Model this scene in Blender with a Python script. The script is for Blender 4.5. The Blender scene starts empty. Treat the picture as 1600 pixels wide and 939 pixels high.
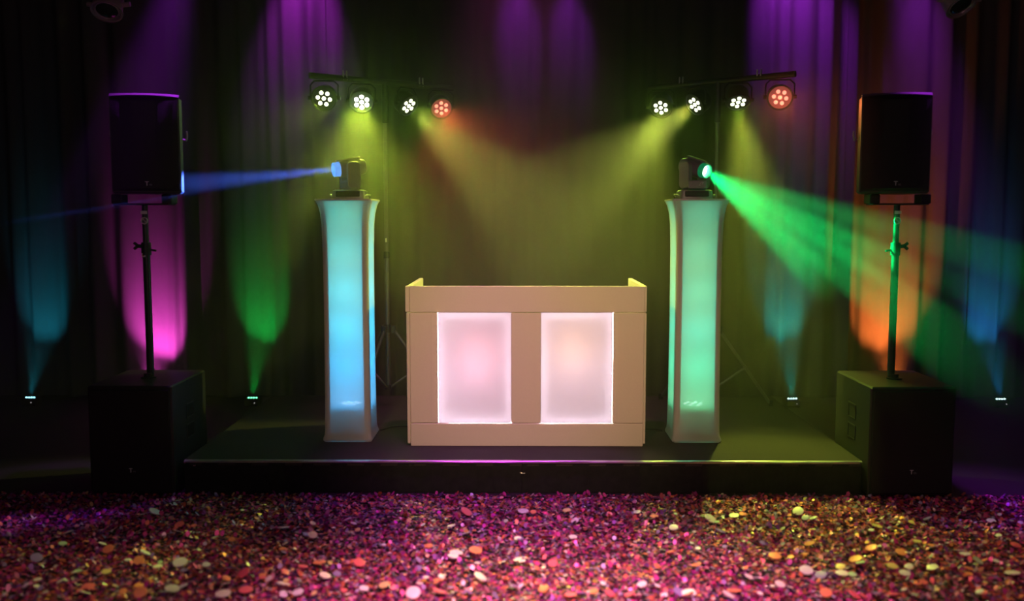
import bpy, math, random
from mathutils import Vector, Matrix
import numpy as np

random.seed(7)
rng = np.random.default_rng(7)
S = bpy.context.scene
COL = S.collection
PI = math.pi
V = Vector

# ------------------------------------------------------------------ camera
cd = bpy.data.cameras.new('camera')
cd.sensor_width = 36.0
cd.lens = 1463.0 / 1600.0 * 36.0
cd.clip_start = 0.05
cd.dof.use_dof = True
cd.dof.focus_distance = 6.3
cd.dof.aperture_fstop = 0.85
cam = bpy.data.objects.new('camera', cd)
cam.location = (0.0, 0.0, 1.627)
cam.rotation_euler = (math.radians(90 - 5.09), 0, math.radians(0.468))
COL.objects.link(cam)
S.camera = cam

# ------------------------------------------------------------------ world, exposure
w = bpy.data.worlds.new('world')
S.world = w
w.use_nodes = True
w.node_tree.nodes['Background'].inputs['Color'].default_value = (0.10, 0.08, 0.10, 1)
w.node_tree.nodes['Background'].inputs['Strength'].default_value = 0.0
S.view_settings.view_transform = 'Standard'
S.view_settings.look = 'None'
S.view_settings.exposure = 0.0
S.view_settings.gamma = 1.0
S.view_settings.use_curve_mapping = False
S.cycles.use_denoising = True
S.cycles.use_light_tree = True
S.cycles.sample_clamp_indirect = 4.0
S.cycles.max_bounces = 6
S.cycles.volume_bounces = 0


def lamp(name, kind, loc, target, power, color, size_deg=30, blend=0.6, radius=0.03, sx=0.1, sy=0.1, shape='RECTANGLE'):
    l = bpy.data.lights.new(name, kind)
    l.energy = power
    l.color = color
    o = bpy.data.objects.new(name, l)
    o.location = loc
    if kind == 'SPOT':
        l.spot_size = math.radians(size_deg)
        l.spot_blend = blend
        l.shadow_soft_size = radius
    elif kind == 'AREA':
        l.shape = shape
        l.size = sx
        l.size_y = sy
    else:
        l.shadow_soft_size = radius
    if target is not None:
        d = V(target) - V(loc)
        o.rotation_euler = d.to_track_quat('-Z', 'Y').to_euler()
    COL.objects.link(o)
    return o


# front-of-house wash on the booth, and added spots for the glitter's pink glow
lamp('front_wash', 'SPOT', (-1.0, 0.6, 3.6), (-0.10, 5.9, 0.75), 440, (1.0, 0.64, 0.29), 28, 1.0, 0.15)
lamp('front_wash', 'SPOT', (1.2, 0.6, 3.6), (0.25, 5.9, 0.75), 350, (1.0, 0.62, 0.33), 28, 1.0, 0.15)
lamp('floor_pink', 'SPOT', (0.25, 2.4, 4.2), (0.2, 3.4, 0.0), 1900, (1.0, 0.34, 0.56), 42, 1.0, 0.12)
lamp('floor_amber', 'SPOT', (2.6, 2.2, 4.2), (1.9, 3.6, 0.0), 240, (1.0, 0.36, 0.38), 50, 1.0, 0.12)
lamp('floor_red', 'SPOT', (-2.4, 2.2, 4.2), (-1.9, 3.4, 0.0), 130, (1.0, 0.40, 0.50), 42, 1.0, 0.12)
# violet ceiling spots shining down the back curtain
VIO = (0.50, 0.03, 0.95)
MAG = (0.62, 0.03, 0.85)
for x, tx, tz, p, s, c in ((-1.80, -1.86, 3.44, 380, 42, MAG), (-0.08, -0.02, 3.42, 170, 24, VIO), (0.36, 0.42, 3.42, 160, 22, VIO),
                           (2.12, 2.34, 3.50, 380, 50, VIO), (3.30, 3.46, 3.42, 120, 26, VIO)):
    lamp('ceiling_violet', 'SPOT', (x, 7.85, 4.2), (tx, 8.22, tz), p * 0.8, c, s * 1.1, 1.0, 0.04)
for x, tx in ((-1.90, -2.17), (2.20, 2.37)):          # two more straight above the loudspeakers
    lamp('ceiling_violet', 'SPOT', (x, 5.66, 3.42), (tx, 5.58, 2.35), 360, VIO, 28, 1.0, 0.04)
lamp('rose_fill', 'SPOT', (0.05, 6.75, 4.5), (0.0, 6.85, 0.2), 280, (0.85, 0.10, 0.48), 46, 1.0, 0.1)  # added fill that turns the haze behind the booth browner
lamp('magenta_fill', 'SPOT', (-0.2, 4.7, 4.4), (-0.2, 5.25, 0.0), 320, (0.62, 0.02, 0.85), 30, 1.0, 0.1)  # added spot, stands in for violet spill from the booth panels
lamp('added_fill', 'AREA', (0.0, -1.6, 2.6), (0.0, 5.0, 2.4), 22, (1.0, 0.62, 0.66), sx=1.2, sy=0.4)  # added soft fill behind the camera, lifts the hanging cans and badges

# ------------------------------------------------------------------ materials
MATS = {}


def mat(name, color, rough=0.6, metal=0.0, var=0.12, scale=30.0, emit=None, strength=0.0, bump=0.0, spec=0.5):
    if name in MATS:
        return MATS[name]
    m = bpy.data.materials.new(name)
    m.use_nodes = True
    nt = m.node_tree
    b = nt.nodes['Principled BSDF']
    b.inputs['Roughness'].default_value = rough
    b.inputs['Metallic'].default_value = metal
    b.inputs['Specular IOR Level'].default_value = spec
    tc = nt.nodes.new('ShaderNodeTexCoord')
    no = nt.nodes.new('ShaderNodeTexNoise')
    no.inputs['Scale'].default_value = scale
    no.inputs['Detail'].default_value = 4
    nt.links.new(tc.outputs['Object'], no.inputs['Vector'])
    mx = nt.nodes.new('ShaderNodeMix')
    mx.data_type = 'RGBA'
    mx.inputs[6].default_value = tuple(max(0, c * (1 - var)) for c in color[:3]) + (1,)
    mx.inputs[7].default_value = tuple(min(1, c * (1 + var)) for c in color[:3]) + (1,)
    nt.links.new(no.outputs['Fac'], mx.inputs[0])
    nt.links.new(mx.outputs[2], b.inputs['Base Color'])
    if bump:
        bp = nt.nodes.new('ShaderNodeBump')
        bp.inputs['Strength'].default_value = bump
        bp.inputs['Distance'].default_value = 0.004
        nt.links.new(no.outputs['Fac'], bp.inputs['Height'])
        nt.links.new(bp.outputs['Normal'], b.inputs['Normal'])
    if emit:
        b.inputs['Emission Color'].default_value = tuple(emit) + (1,)
        b.inputs['Emission Strength'].default_value = strength
    MATS[name] = m
    return m


def translucent_mat(name, dif, trans, mixf, clear=0.0):
    m = bpy.data.materials.new(name)
    m.use_nodes = True
    nt = m.node_tree
    for n in list(nt.nodes):
        nt.nodes.remove(n)
    out = nt.nodes.new('ShaderNodeOutputMaterial')
    d = nt.nodes.new('ShaderNodeBsdfDiffuse')
    t = nt.nodes.new('ShaderNodeBsdfTranslucent')
    mx = nt.nodes.new('ShaderNodeMixShader')
    no = nt.nodes.new('ShaderNodeTexNoise')
    tc = nt.nodes.new('ShaderNodeTexCoord')
    no.inputs['Scale'].default_value = 14
    nt.links.new(tc.outputs['Object'], no.inputs['Vector'])
    mc = nt.nodes.new('ShaderNodeMix')
    mc.data_type = 'RGBA'
    mc.inputs[6].default_value = tuple(c * 0.95 for c in trans) + (1,)
    mc.inputs[7].default_value = tuple(trans) + (1,)
    nt.links.new(no.outputs['Fac'], mc.inputs[0])
    nt.links.new(mc.outputs[2], t.inputs['Color'])
    d.inputs['Color'].default_value = tuple(dif) + (1,)
    mx.inputs[0].default_value = mixf
    nt.links.new(d.outputs[0], mx.inputs[1])
    nt.links.new(t.outputs[0], mx.inputs[2])
    last = mx
    if clear:
        tr = nt.nodes.new('ShaderNodeBsdfTransparent')
        m2 = nt.nodes.new('ShaderNodeMixShader')
        m2.inputs[0].default_value = clear
        nt.links.new(mx.outputs[0], m2.inputs[1])
        nt.links.new(tr.outputs[0], m2.inputs[2])
        last = m2
    nt.links.new(last.outputs[0], out.inputs['Surface'])
    return m


M_floor = mat('floor_dark', (0.018, 0.014, 0.016), 0.8, var=0.4, scale=6, bump=0.2)
M_wall = mat('black_wall', (0.012, 0.012, 0.013), 0.9)
M_velvet = mat('black_velvet', (0.062, 0.058, 0.062), 0.95, var=0.25, scale=70, bump=0.15, spec=0.1)
M_carpet = mat('stage_carpet', (0.055, 0.046, 0.046), 0.95, var=0.45, scale=160, bump=0.5, spec=0.1)
M_skirt = mat('skirt_cloth', (0.02, 0.02, 0.022), 0.9, var=0.4, scale=25, bump=0.2, spec=0.1)
M_alu = mat('aluminium_edge', (0.60, 0.58, 0.58), 0.35, 0.9, scale=12, var=0.35)
M_black = mat('black_paint', (0.018, 0.018, 0.02), 0.5, scale=60, bump=0.15)
M_blackm = mat('black_metal', (0.03, 0.03, 0.032), 0.4, 0.2, scale=40)
M_gunmetal = mat('grey_plastic', (0.36, 0.34, 0.34), 0.38, 0.1, scale=50)
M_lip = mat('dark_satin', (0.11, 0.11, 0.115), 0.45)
M_grille = mat('grille_mesh', (0.010, 0.010, 0.011), 0.7, 0.2, scale=220, var=0.6, bump=0.4)
M_beige = mat('booth_laminate', (0.72, 0.64, 0.56), 0.65, var=0.05, scale=90, bump=0.1)
M_white = mat('white_paint', (0.78, 0.77, 0.76), 0.6, var=0.05)
M_box = mat('light_box_lining', (0.42, 0.40, 0.44), 0.7)
M_label = mat('white_label', (0.75, 0.74, 0.72), 0.6, var=0.05)
M_redmark = mat('red_print', (0.55, 0.08, 0.06), 0.6)
M_badge = mat('silver_badge', (0.72, 0.72, 0.74), 0.45, 0.0, var=0.05)
M_badge_dim = mat('grey_badge', (0.16, 0.16, 0.18), 0.5, 0.0, var=0.05)
M_chrome = mat('chrome', (0.7, 0.7, 0.72), 0.2, 1.0, var=0.05)
M_pole = mat('stand_steel', (0.16, 0.155, 0.16), 0.4, 0.5)
M_rubber = mat('rubber', (0.015, 0.015, 0.016), 0.8)
M_lens = mat('dark_lens', (0.02, 0.02, 0.022), 0.08, 0.0)
M_can = mat('lamp_housing', (0.42, 0.28, 0.32), 0.35, 0.4, scale=20)
M_cover = translucent_mat('stretch_fabric', (0.66, 0.64, 0.64), (0.90, 0.90, 0.90), 0.55, 0.04)
M_acryl = translucent_mat('opal_acrylic', (0.80, 0.78, 0.80), (0.92, 0.90, 0.92), 0.6)
M_led_white = mat('led_yellow_white', (0.9, 0.9, 0.8), 0.3, emit=(0.93, 1.0, 0.66), strength=3.5)
M_led_hot = mat('led_hot_white', (0.9, 0.9, 0.8), 0.3, emit=(0.95, 1.0, 0.72), strength=30)
M_led_red = mat('led_red', (0.9, 0.4, 0.3), 0.3, emit=(1.0, 0.30, 0.20), strength=1.6)
M_plate = mat('lens_plate_black', (0.03, 0.03, 0.03), 0.3)
M_plate_glare = mat('lens_plate_glare', (0.35, 0.12, 0.12), 0.5, emit=(0.9, 0.16, 0.14), strength=0.22)  # red glare over the plate, put in as base colour and emission
M_led_blue = mat('led_cyan', (0.5, 0.8, 0.9), 0.3, emit=(0.25, 0.75, 1.0), strength=6)
M_led_green = mat('led_green', (0.5, 0.9, 0.6), 0.3, emit=(0.15, 1.0, 0.45), strength=5)
M_led_ice = mat('led_ice', (0.8, 0.9, 0.9), 0.3, emit=(0.6, 0.95, 1.0), strength=4)
M_led_column = mat('led_column', (0.9, 0.95, 1.0), 0.3, emit=(0.8, 0.95, 1.0), strength=7)
M_led_pink = mat('led_pink', (0.9, 0.5, 0.8), 0.3, emit=(1.0, 0.1, 0.7), strength=5)
M_led_orange = mat('led_orange', (0.9, 0.5, 0.3), 0.3, emit=(1.0, 0.3, 0.05), strength=5)
M_dot = mat('indicator_white', (0.9, 0.9, 0.9), 0.3, emit=(0.9, 0.85, 0.9), strength=0.6)
M_beam_blue = mat('lens_lit_blue', (0.6, 0.8, 1), 0.2, emit=(0.35, 0.62, 1.0), strength=3.5)
M_beam_green = mat('lens_lit_green', (0.8, 1, 0.9), 0.2, emit=(0.72, 1.0, 0.86), strength=7)
M_rim_glow_blue = mat('rim_glow_blue', (0.1, 0.25, 0.6), 0.2, emit=(0.12, 0.35, 1.0), strength=0.9)  # lens light on the barrel rim, put in as emission
M_rim_glow_green = mat('rim_glow_green', (0.05, 0.5, 0.25), 0.2, emit=(0.0, 0.55, 0.18), strength=0.25)  # green ring of lens light, put in as rim emission
M_strip = mat('led_strip_white', (0.9, 0.9, 0.95), 0.4, emit=(1.0, 0.72, 1.0), strength=3)
M_streak = mat('pale_streak', (0.5, 0.45, 0.47), 0.5)


# ------------------------------------------------------------------ mesh building
class MB:
    """Collects pieces and links them as one mesh object."""

    def __init__(self):
        self.v, self.f = [], []

    def add(self, verts, faces, mtx=None):
        n = len(self.v)
        for p in verts:
            p = V(p)
            self.v.append(mtx @ p if mtx is not None else p)
        self.f += [tuple(i + n for i in f) for f in faces]
        return self

    def box(self, a, b, mtx=None, bev=0.0):
        x0, y0, z0 = a
        x1, y1, z1 = b
        if not bev:
            vs = [(x0, y0, z0), (x1, y0, z0), (x1, y1, z0), (x0, y1, z0), (x0, y0, z1), (x1, y0, z1), (x1, y1, z1), (x0, y1, z1)]
            fs = [(3, 2, 1, 0), (4, 5, 6, 7), (0, 1, 5, 4), (1, 2, 6, 5), (2, 3, 7, 6), (3, 0, 4, 7)]
            return self.add(vs, fs, mtx)
        # chamfered box: rounded outline, chamfered top and bottom
        c = bev

        def ring(z, i):
            return [(x0 + i + c, y0 + i, z), (x1 - i - c, y0 + i, z), (x1 - i, y0 + i + c, z), (x1 - i, y1 - i - c, z),
                    (x1 - i - c, y1 - i, z), (x0 + i + c, y1 - i, z), (x0 + i, y1 - i - c, z), (x0 + i, y0 + i + c, z)]
        rings = [ring(z0, c * 0.9), ring(z0 + c, 0), ring(z1 - c, 0), ring(z1, c * 0.9)]
        return self.loft(rings, mtx)

    def loft(self, rings, mtx=None, cap=True, closed=True):
        n = len(rings[0])
        vs = [p for r in rings for p in r]
        fs = []
        m = n if closed else n - 1
        for k in range(len(rings) - 1):
            for i in range(m):
                j = (i + 1) % n
                fs.append((k * n + i, k * n + j, (k + 1) * n + j, (k + 1) * n + i))
        if cap:
            fs.append(tuple(range(n - 1, -1, -1)))
            fs.append(tuple((len(rings) - 1) * n + i for i in range(n)))
        return self.add(vs, fs, mtx)

    def tube(self, p, q, r, n=14, r2=None, cap=True):
        p, q = V(p), V(q)
        d = (q - p)
        rot = d.to_track_quat('Z', 'Y').to_matrix()
        r2 = r if r2 is None else r2
        rings = []
        for o, rr in ((p, r), (q, r2)):
            rings.append([o + rot @ V((rr * math.cos(2 * PI * i / n), rr * math.sin(2 * PI * i / n), 0)) for i in range(n)])
        return self.loft(rings, cap=cap)

    def path(self, pts, r, n=8):
        pts = [V(p) for p in pts]
        rings = []
        for k, p in enumerate(pts):
            d = pts[min(k + 1, len(pts) - 1)] - pts[max(k - 1, 0)]
            rot = d.to_track_quat('Z', 'Y').to_matrix()
            rings.append([p + rot @ V((r * math.cos(2 * PI * i / n), r * math.sin(2 * PI * i / n), 0)) for i in range(n)])
        return self.loft(rings)

    def lathe(self, prof, n=24, mtx=None, cap=True):
        """prof: (radius, z) pairs turned about the local z axis."""
        rings = [[(r * math.cos(2 * PI * i / n), r * math.sin(2 * PI * i / n), z) for i in range(n)] for r, z in prof]
        return self.loft(rings, mtx, cap=cap)

    def build(self, name, material, parent=None, smooth=False, bevel=0.0):
        me = bpy.data.meshes.new(name)
        org = V((0, 0, 0))
        if parent is None and self.v:
            xs = [p.x for p in self.v]; ys = [p.y for p in self.v]; zs = [p.z for p in self.v]
            org = V(((min(xs) + max(xs)) / 2, (min(ys) + max(ys)) / 2, min(zs)))
        me.from_pydata([tuple(p - org) for p in self.v], [], self.f)
        me.update()
        me.materials.append(material)
        if smooth:
            me.polygons.foreach_set('use_smooth', [True] * len(me.polygons))
            me.set_sharp_from_angle(angle=math.radians(40))
        o = bpy.data.objects.new(name, me)
        o.location = org
        COL.objects.link(o)
        if parent is not None:
            o.parent = parent
        if bevel:
            b = o.modifiers.new('edge', 'BEVEL')
            b.width = bevel
            b.segments = 2
            b.limit_method = 'ANGLE'
        return o


def tag(o, label=None, cat=None, group=None, kind=None):
    if label:
        o['label'] = label
    if cat:
        o['category'] = cat
    if group:
        o['group'] = group
    if kind:
        o['kind'] = kind
    return o


def thing(name, loc, label, cat, group=None, rz=0.0):
    o = bpy.data.objects.new(name, None)
    o.empty_display_size = 0.1
    o.location = loc
    o.rotation_euler = (0, 0, rz)
    COL.objects.link(o)
    return tag(o, label, cat, group)


def text_mesh(name, s, size, material, parent, mtx, depth=0.001):
    cu = bpy.data.curves.new(name, 'FONT')
    cu.body = s
    cu.size = size
    cu.extrude = depth
    tmp = bpy.data.objects.new(name, cu)
    COL.objects.link(tmp)
    dg = bpy.context.evaluated_depsgraph_get()
    me = bpy.data.meshes.new_from_object(tmp.evaluated_get(dg))
    COL.objects.unlink(tmp)
    bpy.data.objects.remove(tmp)
    me.name = name
    me.materials.clear()
    me.materials.append(material)
    me.transform(mtx)
    o = bpy.data.objects.new(name, me)
    COL.objects.link(o)
    o.parent = parent
    return o


FACE_FRONT = Matrix.Rotation(PI / 2, 4, 'X')        # text facing -y, upright


def aim(d):
    """Matrix whose local +z looks along d and local +y stays as upright as it can."""
    d = V(d).normalized()
    return d.to_track_quat('Z', 'Y').to_matrix().to_4x4()


# ------------------------------------------------------------------ the room
def struct(mb, name, m, **k):
    return tag(mb.build(name, m, **k), kind='structure')


floor = struct(MB().box((-5.2, -2.2, -0.1), (5.2, 9.2, 0.0)), 'floor', M_floor)
struct(MB().box((-5.2, -2.2, 4.6), (5.2, 9.2, 4.7)), 'ceiling', M_wall)
struct(MB().box((-5.3, -2.2, 0), (-5.2, 9.2, 4.6)), 'wall_left', M_wall)
struct(MB().box((5.2, -2.2, 0), (5.3, 9.2, 4.6)), 'wall_right', M_wall)
struct(MB().box((-5.2, 9.2, 0), (5.2, 9.3, 4.6)), 'wall_back', M_wall)
struct(MB().box((-5.2, -2.3, 0), (5.2, -2.2, 4.6)), 'wall_front', M_wall)
streak_strip = MB().box((0.006, 4.55, 0.0), (0.011, 5.36, 0.002)).build('light_streak_1', M_streak)  # pale strip standing in for a streak of light on the floor
tag(streak_strip, kind='structure')

# ------------------------------------------------------------------ back curtain, panel by panel
LAB = ['black velvet curtain panel with teal light at the far left edge',
       'black velvet curtain panel lit magenta behind the loudspeaker pole',
       'black velvet curtain panel lit green beside the stage',
       'black velvet curtain panel behind the cyan column, violet light at its top',
       'plain black velvet curtain panel behind the booth',
       'black velvet curtain panel behind the pale green column',
       'black velvet curtain panel crossed by green beam with a thin teal streak',
       'black velvet curtain panel lit orange behind the loudspeaker pole',
       'black velvet curtain panel with blue light at the far right edge']


RIDGES = [(-4.95, .10, .09), (-4.58, .09, .07), (-4.33, .05, .05), (-4.20, .03, .03), (-3.86, .07, .06), (-3.63, .12, .06), (-3.40, .07, .05),
          (-2.97, .07, .05), (-2.85, .11, .05), (-2.50, .07, .07), (-2.36, .03, .03), (-2.12, .035, .035), (-1.98, .06, .05), (-1.74, .11, .06), (-1.48, .06, .07)]
RIDGES += [(4.95, .10, .09), (4.50, .09, .07), (4.26, .06, .05), (4.09, .03, .03), (3.80, .07, .06), (3.58, .11, .05), (3.40, .06, .06),
           (2.92, .06, .05), (2.80, .12, .05), (2.60, .08, .06), (2.42, .045, .045), (2.24, .02, .03), (2.10, .06, .05), (1.86, .10, .06), (1.50, .06, .07)]
xx = -1.25
while xx < 1.3:
    RIDGES.append((xx + random.uniform(-0.03, 0.03), random.uniform(0.03, 0.06), random.uniform(0.05, 0.08)))
    xx += 0.21


def fold(x):
    return 0.06 - sum(h * math.exp(-((x - c * 1.035) / (wd * 1.1)) ** 2) for c, h, wd in RIDGES) + 0.006 * math.sin(2 * PI * x / 0.13 + 2 * math.sin(x * 5))


edges = [-5.1 + i * 10.2 / 9 for i in range(10)]
for k in range(9):
    x0, x1 = edges[k] - 0.01, edges[k + 1] + 0.01
    nx = 110
    rows = [0.02, 0.5, 1.0, 1.6, 2.2, 2.9, 3.6, 4.4]
    rings = []
    for z in rows:
        rings.append([(x0 + (x1 - x0) * i / nx, 8.27 + (k % 2) * 0.012 + fold(x0 + (x1 - x0) * i / nx + 0.006 * math.sin(z * 1.7 + k)) * (1.08 - 0.03 * z), z)
                      for i in range(nx + 1)])
    c = MB().loft(rings, cap=False, closed=False).build('stage_curtain', M_velvet, smooth=True)
    tag(c, LAB[k], 'curtain', 'black curtain panels along the back')

# ------------------------------------------------------------------ stage platform
st = thing('stage_platform', (0.015, 6.405, 0), 'low carpeted stage platform with bright front edge under the booth', 'stage')
SX0, SX1, SY0, SY1 = -1.995, 1.995, -1.0, 1.0
for x0, x1 in ((SX0, -0.0008), (0.0008, SX1)):
    MB().box((x0, SY0 + 0.012, 0.165), (x1, SY1, 0.2)).build('deck_panel', M_carpet, st)
    # front aluminium edge with a slightly uneven upper lip
    n = 24
    rings = []
    for i in range(n + 1):
        x = x0 + (x1 - x0) * i / n
        j = 0.0022 * math.sin(7 * x) + 0.0012 * math.sin(23 * x + 1)
        rings.append([(x, SY0 - 0.002, 0.184), (x, SY0 - 0.004, 0.193 + j), (x, SY0 + 0.000, 0.1965 + j), (x, SY0 + 0.012, 0.1998), (x, SY0 + 0.012, 0.184)])
    MB().loft(rings).build('edge_trim', M_alu, st)
    rings = []
    n = 60
    for z in (0.004, 0.09, 0.186):
        rings.append([(x0 + (x1 - x0) * i / n, SY0 + 0.012 + 0.004 * math.sin(i * 1.1) * (1 - z * 5.4), z) for i in range(n + 1)])
    MB().loft(rings, cap=False, closed=False).build('front_skirt', M_skirt, st)
for x in (SX0, SX1):
    MB().box((x - 0.004, SY0 + 0.014, 0.004), (x + 0.004, SY1, 0.164)).build('side_skirt', M_skirt, st)
for x in (-1.85, -0.06, 0.06, 1.85):
    for y in (-0.9, 0.9):
        MB().box((x - 0.025, y - 0.025, 0.0), (x + 0.025, y + 0.025, 0.165)).build('leg', M_alu, st)
MB().path([(-0.012, SY0 + 0.010, 0.124), (0.004, SY0 + 0.006, 0.121), (0.018, SY0 + 0.010, 0.122)], 0.003).build('skirt_clip', M_alu, st)
for x, z in ((SX0 + 0.005, 0.186), (SX0 + 0.06, 0.168), (SX1 - 0.012, 0.192)):
    MB().box((x - 0.006, SY0 - 0.010, z - 0.005), (x + 0.010, SY0 + 0.016, z + 0.004), bev=0.002).build('corner_fitting', M_chrome, st)

# ------------------------------------------------------------------ DJ booth
bt = thing('dj_booth', (0.04, 5.75, 0.2), 'beige folding booth front with two glowing panels on the stage', 'dj booth')
BX0, BX1, BZ = -0.742, 0.742, 1.003
PX = [(-0.547, -0.092), (0.092, 0.538)]                      # the two panels
PZ0, PZ1 = 0.147, 0.838
XF0, XF1 = BX0 + 0.022, BX1 - 0.012
MB().box((XF0, 0, PZ1 + 0.003), (XF1, 0.028, BZ), bev=0.003).build('top_board', M_beige, bt)
MB().box((XF0, 0, 0.0), (XF1, 0.028, PZ0 - 0.003), bev=0.003).build('bottom_board', M_beige, bt)
for a, b in ((XF0, PX[0][0]), (PX[0][1], PX[1][0]), (PX[1][1], XF1)):
    MB().box((a, 0.002, PZ0), (b, 0.028, PZ1), bev=0.003).build('stile', M_beige, bt)
for x0, x1, s in ((BX0, BX0 + 0.022, -1), (BX1 - 0.012, BX1 + 0.004, 1)):
    MB().box((x0 - (0.006 if s < 0 else 0), 0.012, PZ1 + 0.004), (x1, 0.05, BZ), bev=0.004).build('corner_post', M_beige, bt)
    MB().box((x0, 0.012, 0.012), (x1, 0.05, PZ1 - 0.002), bev=0.004).build('corner_post', M_beige, bt)
    xa, xb = (BX0, BX0 + 0.028) if s < 0 else (BX1 - 0.024, BX1 + 0.004)
    MB().box((xa, 0.05, 0.0), (xb, 0.78, BZ + 0.0), bev=0.004).build('wing_board', M_beige, bt)
PANEL_LABEL = ('glowing panel with a pink centre', 'glowing panel with a peach centre')
for i, (x0, x1) in enumerate(PX):
    p = MB().box((x0 + 0.001, 0.010, PZ0), (x1 - 0.001, 0.014, PZ1)).build('glow_panel', M_acryl, bt)
    p['label'] = PANEL_LABEL[i]
    # white light box behind the acrylic (open to the front)
    t = 0.0025
    y0, y1 = 0.0145, 0.21
    lb = MB()
    lb.box((x0 - t, y0, PZ0 - t), (x0, y1, PZ1 + t)).box((x1, y0, PZ0 - t), (x1 + t, y1, PZ1 + t))
    lb.box((x0, y0, PZ0 - t), (x1, y1, PZ0)).box((x0, y0, PZ1), (x1, y1, PZ1 + t)).box((x0, y1 - t, PZ0), (x1, y1, PZ1))
    lb.build('light_box', M_box, bt)
    ox, oy, oz = 0.04, 5.75, 0.2
    cx, cz = (x0 + x1) / 2, (PZ0 + PZ1) / 2
    W, H = x1 - x0, PZ1 - PZ0
    yl = 0.048
    ins = 0.016
    for (lx, lz, sx, sy) in ((x0 + ins, cz, 0.012, H - 0.02), (x1 - ins, cz, 0.012, H - 0.02), (cx, PZ0 + ins, W - 0.02, 0.012), (cx, PZ1 - ins, W - 0.02, 0.012)):
        MB().box((lx - sx / 2, yl + 0.002, lz - sy / 2), (lx + sx / 2, yl + 0.006, lz + sy / 2)).build('led_strip', M_white, bt)
        pw = 100.0 * max(sx, sy)
        lamp('panel_strip_light', 'AREA', (ox + lx, oy + yl, oz + lz), (ox + lx, oy, oz + lz), pw, (1.0, 0.86, 1.0), sx=sx, sy=sy)
    # coloured flood inside the light box
    lamp('panel_flood', 'AREA', (ox + cx + (0.02, -0.02)[i], oy + 0.195, oz + cz + (0.06, 0.10)[i]), (ox + cx + (0.02, -0.02)[i], oy, oz + cz + (0.06, 0.10)[i]),
         1.9, ((1.0, 0.36, 0.40), (1.0, 0.58, 0.30))[i], sx=0.12, sy=0.24)
    lamp('panel_fill', 'POINT', (ox + cx, oy + 0.15, oz + cz), None, 0.9, (0.72, 0.58, 1.0), radius=0.03)

# ------------------------------------------------------------------ light columns


def rsq(h, z, r=0.022, n=4):
    pts = []
    for (sx, sy, a0) in ((1, 1, 0), (-1, 1, PI / 2), (-1, -1, PI), (1, -1, 3 * PI / 2)):
        for i in range(n + 1):
            a = a0 + PI / 2 * i / n
            pts.append((sx * (h - r) + r * math.cos(a), sy * (h - r) + r * math.sin(a), z))
    return pts


def column(x, y, label, colors, led_mat, pw):
    r = thing('light_column', (x, y, 0.2), label, 'light column')
    prof = [(0.0, 0.150), (0.012, 0.158), (0.026, 0.156), (0.04, 0.150), (0.07, 0.147), (0.3, 0.144), (0.8, 0.142), (1.2, 0.143), (1.38, 0.147), (1.45, 0.153), (1.50, 0.164), (1.528, 0.176), (1.533, 0.178)]
    MB().loft([rsq(h, z) for z, h in prof], cap=False).build('fabric_cover', M_cover, r, smooth=True)
    MB().box((-0.177, -0.177, 1.528), (0.177, 0.177, 1.540), bev=0.003).build('top_plate', M_white, r)
    MB().box((-0.145, -0.145, 0.0), (0.145, 0.145, 0.008)).build('base_plate', M_blackm, r)
    for sx in (-1, 1):
        for sy in (-1, 1):
            MB().tube((sx * 0.1175, sy * 0.1175, 0.008), (sx * 0.1175, sy * 0.1175, 1.528), 0.024, 16).build('truss_chord', M_alu, r)
    MB().lathe([(0.075, 0.008), (0.085, 0.05), (0.088, 0.20), (0.092, 0.222), (0.080, 0.222), (0.078, 0.214)], 20).build('floor_lamp_body', M_blackm, r, smooth=True)
    for i in range(7):
        a = 2 * PI * i / 6
        q = (0, 0) if i == 6 else (0.05 * math.cos(a), 0.05 * math.sin(a))
        MB().lathe([(0.010, 0.0), (0.010, 0.008), (0.005, 0.012)], 8, Matrix.Translation((q[0], q[1], 0.218))).build('led', led_mat, r)
    n = len(colors)
    for i, (c, p) in enumerate(colors):
        z = 0.235 + (1.46 - 0.235) * i / (n - 1)
        lamp('column_light', 'POINT', (x, y, 0.2 + z), None, pw * p * 0.92, (c[0] * 0.4, c[1], c[2]), radius=0.035)
    return r


TEAL = (0.22, 0.95, 0.88)
column(-1.095, 6.00, 'tall white fabric column glowing cyan and blue, blue-beam moving head on top',
       [((0.03, 0.42, 1.0), 1.3), ((0.05, 0.50, 1.0), 1.4), ((0.09, 0.68, 1.0), 1.3), ((0.13, 0.75, 0.95), 1.1), ((0.12, 0.75, 0.80), 0.8), ((0.12, 0.78, 0.66), 0.5)], M_led_column, 1.1)
column(1.125, 6.00, 'tall white fabric column glowing mint green, green-beam moving head on top',
       [((0.10, 0.90, 0.30), 1.0), ((0.10, 0.92, 0.50), 1.1), ((0.14, 0.88, 0.60), 1.0), ((0.16, 0.82, 0.50), 0.85), ((0.22, 0.82, 0.48), 0.7), ((0.16, 0.78, 0.50), 0.45)], M_led_column, 1.0)

# ------------------------------------------------------------------ moving heads


def rrect(w, h, z, n=4, rr=0.45):
    r = min(w, h) * rr
    pts = []
    for (sx, sy, a0) in ((1, 1, 0), (-1, 1, PI / 2), (-1, -1, PI), (1, -1, 3 * PI / 2)):
        for i in range(n + 1):
            a = a0 + PI / 2 * i / n
            pts.append((sx * (w / 2 - r) + r * math.cos(a), sy * (h / 2 - r) + r * math.sin(a), z))
    return pts


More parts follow.
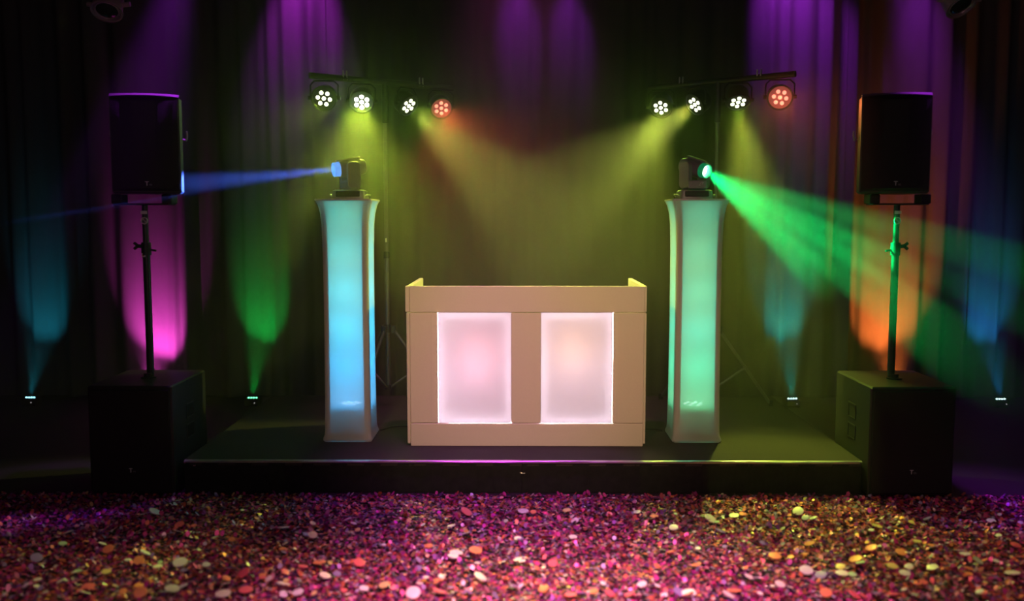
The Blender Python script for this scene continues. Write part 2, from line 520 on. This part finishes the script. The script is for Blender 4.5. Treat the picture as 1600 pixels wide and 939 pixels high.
def moving_head(x, y, z, d, label, lens_mat, rim_mat, logo):
    """d: the direction the head points, world space."""
    r = thing('moving_head', (x, y, z), label, 'stage light', 'moving heads on the columns')
    d = V(d).normalized()
    ax = V((d.x, d.y, 0)).normalized()
    side = V((-ax.y, ax.x, 0))                        # the tilt axis runs along it
    yaw = Matrix.Rotation(math.atan2(ax.y, ax.x) + PI / 2, 4, 'Z')
    # base, square to the column
    bs = MB()
    bs.loft([rrect(0.215, 0.19, 0.0, rr=0.12), rrect(0.215, 0.19, 0.012, rr=0.12), rrect(0.20, 0.175, 0.052, rr=0.14), rrect(0.17, 0.15, 0.058, rr=0.14)])
    bs.build('base', M_gunmetal, r, smooth=True)
    MB().box((-0.075, -0.098, 0.010), (0.075, -0.088, 0.047), Matrix.Rotation(-0.16, 4, 'X') @ Matrix.Translation((0, -0.001, -0.012)), bev=0.003).build('display_panel', M_black, r)
    for sx in (-1, 1):
        MB().path([(sx * 0.100, -0.075, 0.014), (sx * 0.118, -0.05, 0.026), (sx * 0.118, 0.05, 0.026), (sx * 0.100, 0.075, 0.014)], 0.006, 8).build('carry_handle', M_gunmetal, r, smooth=True)
    # yoke: foot and two arms
    MB().box((-0.085, -0.045, 0.058), (0.085, 0.045, 0.118), yaw, bev=0.012).build('yoke_foot', M_gunmetal, r, bevel=0.003)
    for s in (-1, 1):
        arm = MB()
        arm.loft([[(p[2], p[0], p[1]) for p in rrect(0.085, 0.165, s * 0.082 + t, rr=0.30)] for t in ((-0.016, 0.016) if s > 0 else (-0.016, 0.016))],
                 yaw @ Matrix.Translation((0, 0, 0.150)))
        arm.build('yoke_arm', M_gunmetal, r, bevel=0.005)
    # head
    c = V((0, 0, 0.196))
    T = Matrix.Translation(c) @ aim(d)
    hd = MB()
    hd.loft([rrect(0.060, 0.060, -0.105, 5), rrect(0.105, 0.090, -0.092, 5), rrect(0.124, 0.112, -0.05, 5), rrect(0.124, 0.116, 0.02, 5),
             rrect(0.112, 0.106, 0.055, 5, 0.48), rrect(0.100, 0.096, 0.070, 5, 0.5)], T)
    hd.build('head', M_gunmetal, r, smooth=True)
    MB().loft([rrect(0.030, 0.012, -0.07), rrect(0.050, 0.012, 0.03), rrect(0.020, 0.010, 0.085)], T @ Matrix.Translation((0, 0.058, 0)) @ Matrix.Rotation(0.05, 4, 'X')).build('top_fin', M_gunmetal, r, smooth=True)
    MB().lathe([(0.046, 0.066), (0.045, 0.095), (0.045, 0.108), (0.041, 0.110), (0.038, 0.104), (0.036, 0.0715)], 24, T, cap=False).build('lens_rim', rim_mat, r, smooth=True)
    MB().lathe([(0.036, 0.0705), (0.034, 0.074), (0.020, 0.078), (0.006, 0.079)], 24, T).build('lens', lens_mat, r, smooth=True)
    if logo:                                          # small slanted bracket mark on the yoke foot
        lg = MB()
        L = Matrix.Translation((0.020, -0.106, 0.083)) @ Matrix.Rotation(PI / 2, 4, 'X')
        for a in (((-0.012, 0.0), (0.000, 0.0), (0.001, 0.003), (-0.013, 0.003)), ((-0.009, 0.004), (-0.006, 0.004), (0.004, 0.020), (0.001, 0.020)),
                  ((0.002, 0.020), (0.018, 0.020), (0.016, 0.017), (0.003, 0.017)), ((0.006, 0.005), (0.009, 0.005), (0.017, 0.017), (0.013, 0.017))):
            lg.loft([[(p[0], p[1], zz) for p in a] for zz in (0, 0.0015)], L)
        lg.build('logo', M_badge, r)
        MB().box((-0.060, -0.1045, 0.062), (0.062, -0.09, 0.116), bev=0.006).build('yoke_cover', M_gunmetal, r)
    return r, V((x, y, z)) + c + d * 0.086


BD = V((-0.93, -0.46, -0.12))
mh, p = moving_head(-1.08, 6.00, 1.741, BD, 'grey moving head on the cyan column throwing a blue beam', M_beam_blue, M_rim_glow_blue, False)
BLUE = (0.06, 0.16, 1.0)
bt_ = BD.normalized()
lamp('blue_beam', 'SPOT', p, p + bt_, 4000, (0.06, 0.14, 1.0), 8.5, 0.5, 0.02)
GD = V((0.62, -0.78, -0.36))
mh, p = moving_head(1.11, 6.00, 1.741, (0.58, -0.78, -0.24), 'grey moving head on the mint column throwing a green beam', M_beam_green, M_rim_glow_green, True)
GREEN = (0.0, 1.0, 0.16)
for dx, dz, pw, s in ((0.0, 0.0, 500, 12), (0.30, 0.12, 330, 9), (-0.24, -0.16, 460, 12), (0.12, -0.22, 460, 14), (0.42, -0.08, 300, 9), (-0.02, 0.16, 200, 7)):
    g = V((0.74, -0.60, -0.47)) + V((dx, dx * 0.7, dz))
    lamp('green_beam', 'SPOT', p, p + g, pw * 8, GREEN, s, 0.5, 0.02)

# ------------------------------------------------------------------ par bars on stands


def par_light(r_parent_bar, mount, target, label, leds, plate, spin, name='par_light'):
    """A flat LED par hanging under the bar; mount: world point on the bar."""
    m = V(mount)
    r = thing(name, m, label, 'stage light', 'par lights on the two bars')
    d = (V(target) - m - V((0, 0, -0.13))).normalized()
    side = V((-d.y, d.x, 0)).normalized()
    c = V((0, 0, -0.135))
    T = Matrix.Translation(c) @ aim(d) @ Matrix.Rotation(spin, 4, 'Z')
    MB().lathe([(0.045, -0.085), (0.075, -0.078), (0.086, -0.05), (0.086, 0.012), (0.091, 0.016), (0.091, 0.028), (0.080, 0.028), (0.078, 0.016)], 28, T).build('housing', M_blackm, r, smooth=True)
    MB().lathe([(0.079, 0.014), (0.079, 0.019)], 28, T).build('lens_plate', plate, r)
    for i in range(7):
        a = PI / 6 + 2 * PI * i / 6
        q = (0, 0) if i == 6 else (0.043 * math.cos(a), 0.043 * math.sin(a))
        MB().lathe([(0.0145, 0.018), (0.014, 0.024), (0.009, 0.028), (0.004, 0.029)], 12, T @ Matrix.Translation((q[0], q[1], 0))).build('led', leds, r, smooth=True)
    yk = MB()
    s = side * 0.098
    up = V((0, 0, 1))
    yk.path([c + s, c + s + up * 0.09, c + s * 0.7 + up * 0.118, c + up * 0.120 - s * 0.7, c - s + up * 0.09, c - s], 0.007, 6)
    yk.build('yoke', M_blackm, r)
    for q in (1, -1):
        MB().tube(c + s * q * 0.86, c + s * q * 1.16, 0.014, 10).build('tilt_knob', M_blackm, r)
    return r, m + c + d * 0.03, d


def tbar(base, e0, e1, label, zb):
    x, y = base
    r = thing('light_stand', (x, y, 0.2), label, 'light stand', 'light stands behind the columns')
    MB().tube((0, 0, 0.14), (0, 0, 1.15), 0.0175, 12).build('lower_tube', M_pole, r, smooth=True)
    MB().tube((0, 0, 1.10), (0, 0, zb - 0.2), 0.014, 12).build('upper_tube', M_pole, r, smooth=True)
    MB().tube((0, 0, 0.56), (0, 0, 0.62), 0.030, 12).build('leg_collar', M_blackm, r)
    MB().tube((0, 0, 0.125), (0, 0, 0.16), 0.026, 12).build('brace_collar', M_blackm, r)
    MB().tube((0, 0, 1.12), (0, 0, 1.17), 0.024, 12).build('height_clamp', M_blackm, r)
    MB().box((-0.006, -0.022, 1.24), (0.006, -0.014, 1.27)).build('sticker', M_label, r)
    for a in (0.06, 2.45, 4.30):
        u = V((math.cos(a), math.sin(a), 0))
        h = V((0, 0, 0.58)) + u * 0.045
        ft = u * 0.45 + V((0, 0, 0.012))
        lg = MB().tube(h, ft, 0.0115, 10).build('leg', M_pole, r, smooth=True)
        MB().tube(ft - V((0, 0, 0.012)), ft + V((0, 0, 0.03)), 0.017, 10).build('rubber_foot', M_rubber, lg)
        MB().box((-0.016, -0.016, -0.03), (0.016, 0.016, 0.03), Matrix.Translation(h), bev=0.004).build('leg_joint', M_blackm, r)
        j = h.lerp(ft, 0.50)
        MB().tube(V((0, 0, 0.142)) + u * 0.022, j, 0.009, 8).build('brace', M_pole, r)
    a0, a1 = V(e0) - V((x, y, 0.2)), V(e1) - V((x, y, 0.2))
    MB().tube(a0, a1, 0.022, 12).build('cross_bar', M_blackm, r, smooth=True)
    dirv = (a1 - a0).normalized()
    mid = (a0 + a1) / 2
    MB().tube((mid.x, mid.y, zb - 0.30), (mid.x, mid.y, mid.z), 0.022, 12).build('bar_socket', M_blackm, r)
    for f in (0.235, 0.765):                          # pairs of clamp screws standing on the bar
        q = a0.lerp(a1, f)
        for s in (-0.014, 0.014):
            MB().tube(q + dirv * s + V((0, -0.018, -0.01)), q + dirv * s + V((0, -0.024, 0.055)), 0.0055, 8).build('clamp_screw', M_alu, r)
    return r


ZB = 2.62
LA, LB = V((-1.48, 6.69, ZB)), V((-0.52, 7.37, ZB))
RA, RB = V((0.995, 7.35, ZB)), V((1.92, 6.65, ZB))
tbar(((LA.x + LB.x) / 2, (LA.y + LB.y) / 2), LA, LB, 'tripod light stand with cross bar behind the cyan column', ZB - 0.2)
tbar(((RA.x + RB.x) / 2, (RA.y + RB.y) / 2), RA, RB, 'tripod light stand with cross bar behind the mint column', ZB - 0.2)
YEL = (0.64, 0.80, 0.07)
CREAM = (0.72, 0.80, 0.11)
RED = (1.0, 0.16, 0.06)
PARS = [
    ((-1.390, 6.75), (-1.3, 2.0, 0.9), 'dim white par light at the outer end of the bar above the cyan column', M_led_white, M_plate, 0.35, 45, 30, YEL, 5),
    ((-1.152, 6.92), (-0.75, 4.3, 0.6), 'dazzling white par light, second from the outer end above the cyan column', M_led_hot, M_plate, 0.0, 560, 48, YEL, 60),
    ((-0.847, 7.14), (0.74, 5.92, 1.04), 'white par light aimed across towards the mint column, beside the red one', M_led_white, M_plate, 0.1, 600, 36, CREAM, 22),
    ((-0.608, 7.31), (0.3, 4.6, 0.7), 'red par light at the inner end of the bar above the cyan column', M_led_red, M_plate_glare, 0.15, 110, 60, RED, 0),
    ((1.083, 7.28), (0.15, 4.7, 0.4), 'white par light at the inner end of the bar above the mint column', M_led_white, M_plate, 0.0, 470, 40, YEL, 16),
    ((1.320, 7.10), (-0.72, 5.92, 1.04), 'white par light aimed across towards the cyan column, second on its bar', M_led_white, M_plate, -0.25, 600, 36, CREAM, 12),
    ((1.581, 6.90), (1.55, 5.35, 0.2), 'white par light shining straight down beside the outer red one', M_led_white, M_plate, 0.0, 780, 40, YEL, 26),
    ((1.834, 6.72), (1.0, 2.0, 1.0), 'red par light at the outer end of the bar above the mint column', M_led_red, M_plate_glare, 0.35, 50, 44, RED, 0)]
for i, (q, tg, lab, lm, pm, spin, pw, sz, col, halo) in enumerate(PARS):
    r, pos, d = par_light(None, (q[0], q[1], ZB - 0.014), tg, lab, lm, pm, spin)
    lamp('par_beam', 'SPOT', pos + d * 0.02, pos + d, pw * 0.62, col, sz, 0.95 if col is YEL else 0.5, 0.045)
    if halo:                                          # the greener, wide-angle part of the same lamp's light
        lamp('par_wide_light', 'SPOT', pos + d * 0.04, pos + d, halo * 0.3, (0.38, 0.85, 0.04), 130, 0.8, 0.06)

# ------------------------------------------------------------------ subwoofers, poles and loudspeakers


def logo(parent, x, y, z, size):
    text_mesh('logo_letter', 'T', size, M_badge, parent, Matrix.Translation((x, y, z)) @ FACE_FRONT)
    text_mesh('logo_small_letters', 'm', size * 0.62, M_badge_dim, parent, Matrix.Translation((x + size * 0.62, y, z)) @ FACE_FRONT)


def subwoofer(x, label, rz):
    r = thing('subwoofer', (x, 5.61, 0), label, 'speaker', 'subwoofers beside the stage', rz)
    W, D, H = 0.245, 0.30, 0.655
    MB().box((-W, -D + 0.014, 0.02), (W, D, H), bev=0.008).build('cabinet', M_black, r)
    MB().box((-W + 0.012, -D, 0.035), (W - 0.012, -D + 0.016, H - 0.02), bev=0.005).build('grille', M_grille, r)
    for sx in (-1, 1):
        for z in (0.46, 0.335):
            hd = MB()
            xx = sx * W
            hd.box((xx - 0.004, -0.055, z - 0.045), (xx + 0.004, 0.055, z - 0.038)).box((xx - 0.004, -0.055, z + 0.038), (xx + 0.004, 0.055, z + 0.045))
            hd.box((xx - 0.004, -0.062, z - 0.045), (xx + 0.004, -0.055, z + 0.045)).box((xx - 0.004, 0.055, z - 0.045), (xx + 0.004, 0.062, z + 0.045))
            hd.build('handle_rim', M_blackm, r)
            MB().box((xx - 0.001, -0.054, z - 0.037), (xx + 0.002, 0.054, z + 0.037)).build('handle_cup', M_grille, r)
    MB().lathe([(0.045, H - 0.002), (0.045, H + 0.006), (0.026, H + 0.010), (0.026, H + 0.03)], 16).build('pole_socket', M_blackm, r)
    for sx in (-1, 1):
        for sy in (-1, 1):
            MB().tube((sx * 0.19, sy * 0.24, 0), (sx * 0.19, sy * 0.24, 0.024), 0.022, 10).build('rubber_foot', M_rubber, r)
    logo(r, -0.012, -D - 0.0012, 0.150, 0.036)
    return r


subwoofer(-2.255, 'black subwoofer on the floor under the pink-lit pole', 0.0)
subwoofer(2.262, 'black subwoofer on the floor under the orange-lit pole', 0.0)


def speaker_pole(x, y, label, s):
    z0, z1 = 0.686, 1.70
    r = thing('speaker_pole', (x, y, 0), label, 'speaker pole', 'poles between subwoofers and loudspeakers')
    MB().tube((0, 0, z0 - 0.02), (0, 0, 1.43), 0.0215, 16).build('lower_tube', M_blackm, r, smooth=True)
    MB().tube((0, 0, 1.40), (0, 0, z1), 0.0175, 16).build('upper_tube', M_blackm, r, smooth=True)
    MB().tube((0, 0, 1.40), (0, 0, 1.475), 0.028, 16).build('height_clamp', M_black, r)
    k = MB()
    k.tube((-0.025 * s, -0.008, 1.452), (-0.050 * s, -0.010, 1.455), 0.011, 10)
    for a in (-0.5, 0.5):
        k.tube((-0.045 * s, -0.010, 1.455), (-0.068 * s, -0.012, 1.455 + 0.030 * math.sin(a) * 1.3), 0.009, 8)
    k.build('clamp_knob', M_black, r)
    MB().tube((0.022 * s, -0.004, 1.432), (0.060 * s, -0.006, 1.426), 0.006, 8).build('locking_pin', M_black, r)
    MB().box((-0.019, -0.0205, 1.645), (0.019, -0.0165, 1.664)).build('white_sticker', M_label, r)
    T = Matrix.Translation((0.002 * s, -0.019, 1.606)) @ Matrix.Rotation(PI / 2, 4, 'X')
    MB().lathe([(0.021, 0.0), (0.021, 0.004), (0.015, 0.004), (0.015, 0.0)], 20, T).build('round_sticker', M_label, r)
    MB().box((-0.017, -0.003, 0.0), (0.017, 0.003, 0.003), T @ Matrix.Rotation(-0.7, 4, 'Z')).build('sticker_bar', M_label, r)
    if s > 0:
        MB().box((-0.020, -0.0245, 1.388), (0.002, -0.0205, 1.412)).build('small_sticker', M_label, r)
        MB().box((-0.014, -0.0250, 1.394), (-0.004, -0.0244, 1.406)).build('red_print', M_redmark, r)
    # flat cradle that carries the cabinet
    MB().box((-0.165, -0.06, 1.698), (0.165, 0.06, 1.708), bev=0.003).build('cradle', M_black, r)
    for q in (-1, 1):
        MB().box((q * 0.150 - 0.03, -0.05, 1.706), (q * 0.150 + 0.03, 0.05, 1.762), bev=0.004).build('cradle_post', M_black, r)
    return r


speaker_pole(-2.246, 5.62, 'black speaker pole standing in the pink light, red mark on its sticker', 1)
speaker_pole(2.246, 5.62, 'black speaker pole standing in the orange light', -1)


def loudspeaker(x, y, label, rz, tilt):
    r = thing('loudspeaker', (x, y, 1.762), label, 'speaker', 'loudspeakers on the poles', rz)
    H = 0.565
    cab = MB()
    def sec(i):
        return [(-0.190 + i, -0.165 + i), (0.190 - i, -0.165 + i), (0.190 - i, -0.06), (0.125 - i, 0.165 - i), (-0.125 + i, 0.165 - i), (-0.190 + i, -0.06)]
    cab.loft([[(p[0], p[1], z) for p in sec(i)] for z, i in ((0.0, 0.012), (0.012, 0.0), (H - 0.016, 0.0), (H, 0.018))])
    cab.build('cabinet', M_black, r)
    g = MB()
    n = 14
    rings = []
    for j, z in enumerate((0.015, 0.03, H - 0.035, H - 0.014)):
        dep = 0.0 if j in (0, 3) else 0.020
        pts = []
        for i in range(n + 1):
            u = -1 + 2 * i / n
            pts.append((0.184 * u, -0.166 - dep * (1 - 0.55 * u * u), z))
        rings.append(pts + [(0.184, -0.160, z), (-0.184, -0.160, z)])
    g.loft(rings)
    g.build('grille', M_grille, r, smooth=True)
    # curved top lip that catches the violet light
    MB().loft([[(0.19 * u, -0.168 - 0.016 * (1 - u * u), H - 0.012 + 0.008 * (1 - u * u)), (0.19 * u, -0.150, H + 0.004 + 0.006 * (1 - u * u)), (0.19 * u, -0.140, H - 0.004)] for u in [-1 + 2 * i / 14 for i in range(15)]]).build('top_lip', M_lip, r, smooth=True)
    for q in (-1, 1):
        MB().path([(q * 0.186, -0.02, 0.325), (q * 0.206, -0.03, 0.318), (q * 0.214, -0.045, 0.345), (q * 0.212, -0.05, 0.37)], 0.006, 8).build('side_bracket', M_gunmetal, r, smooth=True)
    logo(r, -0.006, -0.1875, 0.045, 0.036)
    return r


loudspeaker(-2.170 - 0.02, 5.60, 'black loudspeaker on the pole above the pink light', 0.20, 0)
loudspeaker(2.185, 5.60, 'black loudspeaker on the pole above the orange light', -0.20, 0)

# ------------------------------------------------------------------ floor uplights by the curtain


def uplight(x, y, label, led, col, pw, ang, tz, dx=0.0):
    r = thing('uplight', (x, y, 0), label, 'uplight', 'floor uplights along the curtain')
    MB().box((-0.062, -0.055, 0.008), (0.062, 0.055, 0.068), bev=0.008).build('housing', M_rubber, r)
    for sx in (-1, 1):
        MB().box((sx * 0.045 - 0.012, -0.045, 0), (sx * 0.045 + 0.012, 0.045, 0.010)).build('foot', M_rubber, r)
    MB().box((-0.052, -0.045, 0.066), (0.052, 0.045, 0.071)).build('lens_plate', M_lens, r)
    for q in (-0.033, -0.011, 0.011, 0.033):
        MB().lathe([(0.0085, 0.070), (0.008, 0.074), (0.004, 0.076)], 10, Matrix.Translation((q, -0.012, 0))).build('led', led, r)
    MB().lathe([(0.004, 0.0), (0.004, 0.003)], 8, Matrix.Translation((0.028, -0.055, 0.035)) @ Matrix.Rotation(PI / 2, 4, 'X')).build('indicator_lamp', M_dot, r)
    lamp('uplight_beam', 'SPOT', (x, y, 0.085), (x + dx, y + 0.30, tz), pw * 1.3, col, ang, 1.0, 0.02)
    return r


uplight(-4.237, 7.98, 'small black floor uplight shining teal at the far left', M_led_blue, (0.02, 0.58, 0.80), 70, 38, 0.80, 0.0)
uplight(-3.217, 7.98, 'small black floor uplight shining magenta behind the subwoofer', M_led_pink, (0.90, 0.07, 0.60), 420, 54, 0.62)
uplight(-2.308, 7.98, 'small black floor uplight shining green beside the stage', M_led_green, (0.0, 0.75, 0.08), 190, 38, 0.80, 0.02)
uplight(2.347, 7.98, 'small black floor uplight shining teal under the green beam', M_led_ice, (0.0, 0.60, 0.42), 230, 38, 0.85, 0.0)
uplight(3.24, 7.98, 'small black floor uplight shining orange behind the subwoofer', M_led_orange, (1.0, 0.20, 0.03), 460, 56, 0.85)
uplight(4.132, 7.98, 'small black floor uplight shining blue at the far right', M_led_ice, (0.02, 0.36, 0.95), 130, 38, 0.80, 0.0)

# ------------------------------------------------------------------ hanging par cans at the top of the picture


def hanging_can(x, y, z, d, label):
    r = thing('hanging_par_can', (x, y, 4.6), label, 'stage light', 'par cans hanging from the ceiling')
    c = V((0, 0, z - 4.6))
    T = Matrix.Translation(c) @ aim(d)
    MB().lathe([(0.035, -0.24), (0.065, -0.23), (0.088, -0.17), (0.094, -0.03), (0.094, 0.0), (0.100, 0.004), (0.100, 0.014), (0.088, 0.014), (0.083, -0.004)], 28, T, cap=True).build('housing', M_can, r, smooth=True)
    MB().lathe([(0.078, -0.001), (0.079, 0.006), (0.075, 0.010), (0.072, 0.004)], 28, T).build('lens_ring', M_can, r, smooth=True)
    MB().lathe([(0.074, -0.003), (0.072, 0.002), (0.050, 0.012), (0.010, 0.018)], 24, T).build('lens', M_lens, r, smooth=True)
    s = V((1, 0, 0)) * 0.112
    top = V((0, 0.0, c.z + 0.30))
    MB().path([c + s + V((0, 0.03, 0.04)), c + s + V((0, 0.02, 0.2)), top + s * 0.6, top - s * 0.6, c - s + V((0, 0.02, 0.2)), c - s + V((0, 0.03, 0.04))], 0.008, 6).build('yoke', M_blackm, r)
    for q in (-1, 1):
        MB().tube(c + s * q * 0.82 + V((0, 0.03, 0.04)), c + s * q * 1.25 + V((0, 0.03, 0.045)), 0.016, 10).build('tilt_knob', M_can, r)
    MB().tube(top, (0, 0, 0), 0.018, 10).build('hanger', M_blackm, r)
    return r


hanging_can(-2.68, 6.2, 2.965, (0.05, -0.55, -0.9), 'dark par can hanging at the top edge above the pink-lit loudspeaker')
hanging_can(2.84, 6.2, 2.985, (0.25, -0.55, -0.85), 'violet-tinged par can hanging at the top edge above the orange-lit loudspeaker')

# ------------------------------------------------------------------ cables on the stage
tag(MB().path([(0.80, 6.30, 0.206), (0.86, 6.22, 0.206), (0.92, 6.20, 0.206), (0.955, 6.17, 0.206)], 0.005, 8).build('power_cable', M_rubber),
    'thin black cable on the deck between booth and mint column', 'cable')
tag(MB().path([(-0.93, 6.16, 0.206), (-0.88, 6.26, 0.206), (-0.80, 6.30, 0.206), (-0.73, 6.30, 0.206)], 0.005, 8).build('power_cable', M_rubber),
    'thin black cable on the deck between booth and cyan column', 'cable')

# ------------------------------------------------------------------ glitter on the floor
PAL = [((0.55, 0.05, 0.22), 20), ((0.45, 0.03, 0.25), 16), ((0.30, 0.03, 0.22), 14), ((0.62, 0.12, 0.10), 14), ((0.70, 0.20, 0.10), 10), ((0.25, 0.08, 0.35), 10),
       ((0.10, 0.05, 0.16), 12), ((0.70, 0.30, 0.40), 8), ((0.80, 0.70, 0.66), 4), ((0.45, 0.40, 0.60), 5), ((0.75, 0.50, 0.25), 3)]
pc = np.array([p[0] for p in PAL])
pwt = np.array([p[1] for p in PAL], float)
pwt /= pwt.sum()
gm = bpy.data.materials.new('glitter_foil')
gm.use_nodes = True
nt = gm.node_tree
b = nt.nodes['Principled BSDF']
at = nt.nodes.new('ShaderNodeAttribute')
at.attribute_name = 'flake_colour'
no = nt.nodes.new('ShaderNodeTexNoise')
no.inputs['Scale'].default_value = 60
hs = nt.nodes.new('ShaderNodeHueSaturation')
mr = nt.nodes.new('ShaderNodeMapRange')
mr.inputs['To Min'].default_value = 0.6
mr.inputs['To Max'].default_value = 1.4
tc = nt.nodes.new('ShaderNodeTexCoord')
nt.links.new(tc.outputs['Object'], no.inputs['Vector'])
nt.links.new(no.outputs['Fac'], mr.inputs['Value'])
nt.links.new(mr.outputs['Result'], hs.inputs['Value'])
nt.links.new(at.outputs['Color'], hs.inputs['Color'])
nt.links.new(hs.outputs['Color'], b.inputs['Base Color'])
b.inputs['Roughness'].default_value = 0.38
b.inputs['Metallic'].default_value = 0.25


def flakes(n, xr, yr, rr, tilt):
    """Hexagonal flakes lying on the floor, one mesh."""
    x = rng.uniform(*xr, n)
    y = rng.uniform(*yr, n)
    rad = rng.uniform(rr[0], rr[1], n)
    k = 6
    a = 2 * PI * (np.arange(k)[None, :] + rng.random(n)[:, None] * 1.0) / k
    lx = rad[:, None] * np.cos(a)
    ly = rad[:, None] * np.sin(a) * rng.uniform(0.7, 1.0, n)[:, None]
    ta = np.minimum(np.abs(rng.normal(0, tilt, n)), 0.9)
    td = rng.uniform(0, 2 * PI, n)
    h = (lx * np.cos(td)[:, None] + ly * np.sin(td)[:, None]) * np.tan(ta)[:, None]
    z0 = rad * np.tan(ta) + rng.uniform(0.001, 0.012, n)
    co = np.stack([x[:, None] + lx, y[:, None] + ly, z0[:, None] + h], -1).reshape(-1, 3)
    me = bpy.data.meshes.new('glitter')
    me.vertices.add(n * k)
    me.vertices.foreach_set('co', co.ravel())
    me.loops.add(n * k)
    me.loops.foreach_set('vertex_index', np.arange(n * k))
    me.polygons.add(n)
    me.polygons.foreach_set('loop_start', np.arange(0, n * k, k))
    cols = pc[rng.choice(len(pc), n, p=pwt)] * rng.uniform(0.5, 1.3, (n, 1))
    cols = np.clip(cols, 0, 1)
    at = me.attributes.new('flake_colour', 'FLOAT_COLOR', 'FACE')
    at.data.foreach_set('color', np.concatenate([cols, np.ones((n, 1))], 1).astype(np.float32).ravel())
    me.update(calc_edges=True)
    me.materials.append(gm)
    return me


fm = flakes(70000, (-3.2, 3.2), (3.6, 5.35), (0.005, 0.013), 0.45)
go = bpy.data.objects.new('glitter', fm)
COL.objects.link(go)
go.parent = floor
go.location = -floor.location
go['kind'] = 'stuff'
# larger sequins of the floor's glitter; pale colours put in the bright glints
SEQ = [((0.88, 0.84, 0.74), 'sequin_cream'), ((0.80, 0.74, 0.82), 'sequin_lilac'), ((0.85, 0.30, 0.14), 'sequin_orange'), ((0.85, 0.16, 0.20), 'sequin_coral'),
       ((0.30, 0.22, 0.50), 'sequin_violet'), ((0.80, 0.62, 0.26), 'sequin_gold'), ((0.50, 0.70, 0.45), 'sequin_green')]
smesh = []
for c, nm in SEQ:
    m = mat(nm, c, 0.4, 0.1, 0.1, 40)
    mb = MB().lathe([(1.0, 0.0), (0.97, 0.10), (0.86, 0.12)], 12)
    o = mb.build('sequin', m, floor, smooth=True)
    smesh.append(o.data)
    COL.objects.unlink(o)
    bpy.data.objects.remove(o)
wts = [0.24, 0.20, 0.18, 0.16, 0.12, 0.07, 0.03]
for i in range(270):
    o = bpy.data.objects.new('sequin', random.choices(smesh, wts)[0])
    o.parent = floor
    yy = 3.85 + 1.2 * random.random() ** 1.5
    xx = random.uniform(-1, 1) * yy * 0.55
    s = random.uniform(0.011, 0.024) if random.random() < 0.75 else random.uniform(0.024, 0.034)
    o.location = V((xx, yy, 0.030)) - floor.location
    o.rotation_euler = (random.uniform(-0.1, 0.6), random.uniform(-0.35, 0.35), random.random() * 6)
    o.scale = (s, s, s)
    COL.objects.link(o)

# ------------------------------------------------------------------ haze over the stage
hm = bpy.data.materials.new('stage_haze')
hm.use_nodes = True
nt = hm.node_tree
for n in list(nt.nodes):
    nt.nodes.remove(n)
out = nt.nodes.new('ShaderNodeOutputMaterial')
vs = nt.nodes.new('ShaderNodeVolumeScatter')
vs.inputs['Color'].default_value = (1, 1, 1, 1)
vs.inputs['Density'].default_value = 0.052
vs.inputs['Anisotropy'].default_value = 0.35
nt.links.new(vs.outputs[0], out.inputs['Volume'])
hz = MB().box((-5.15, 5.18, 0.003), (5.15, 9.15, 4.55)).build('haze', hm)
tag(hz, 'thin fog hanging over the whole stage, showing the beams', 'haze', kind='stuff')
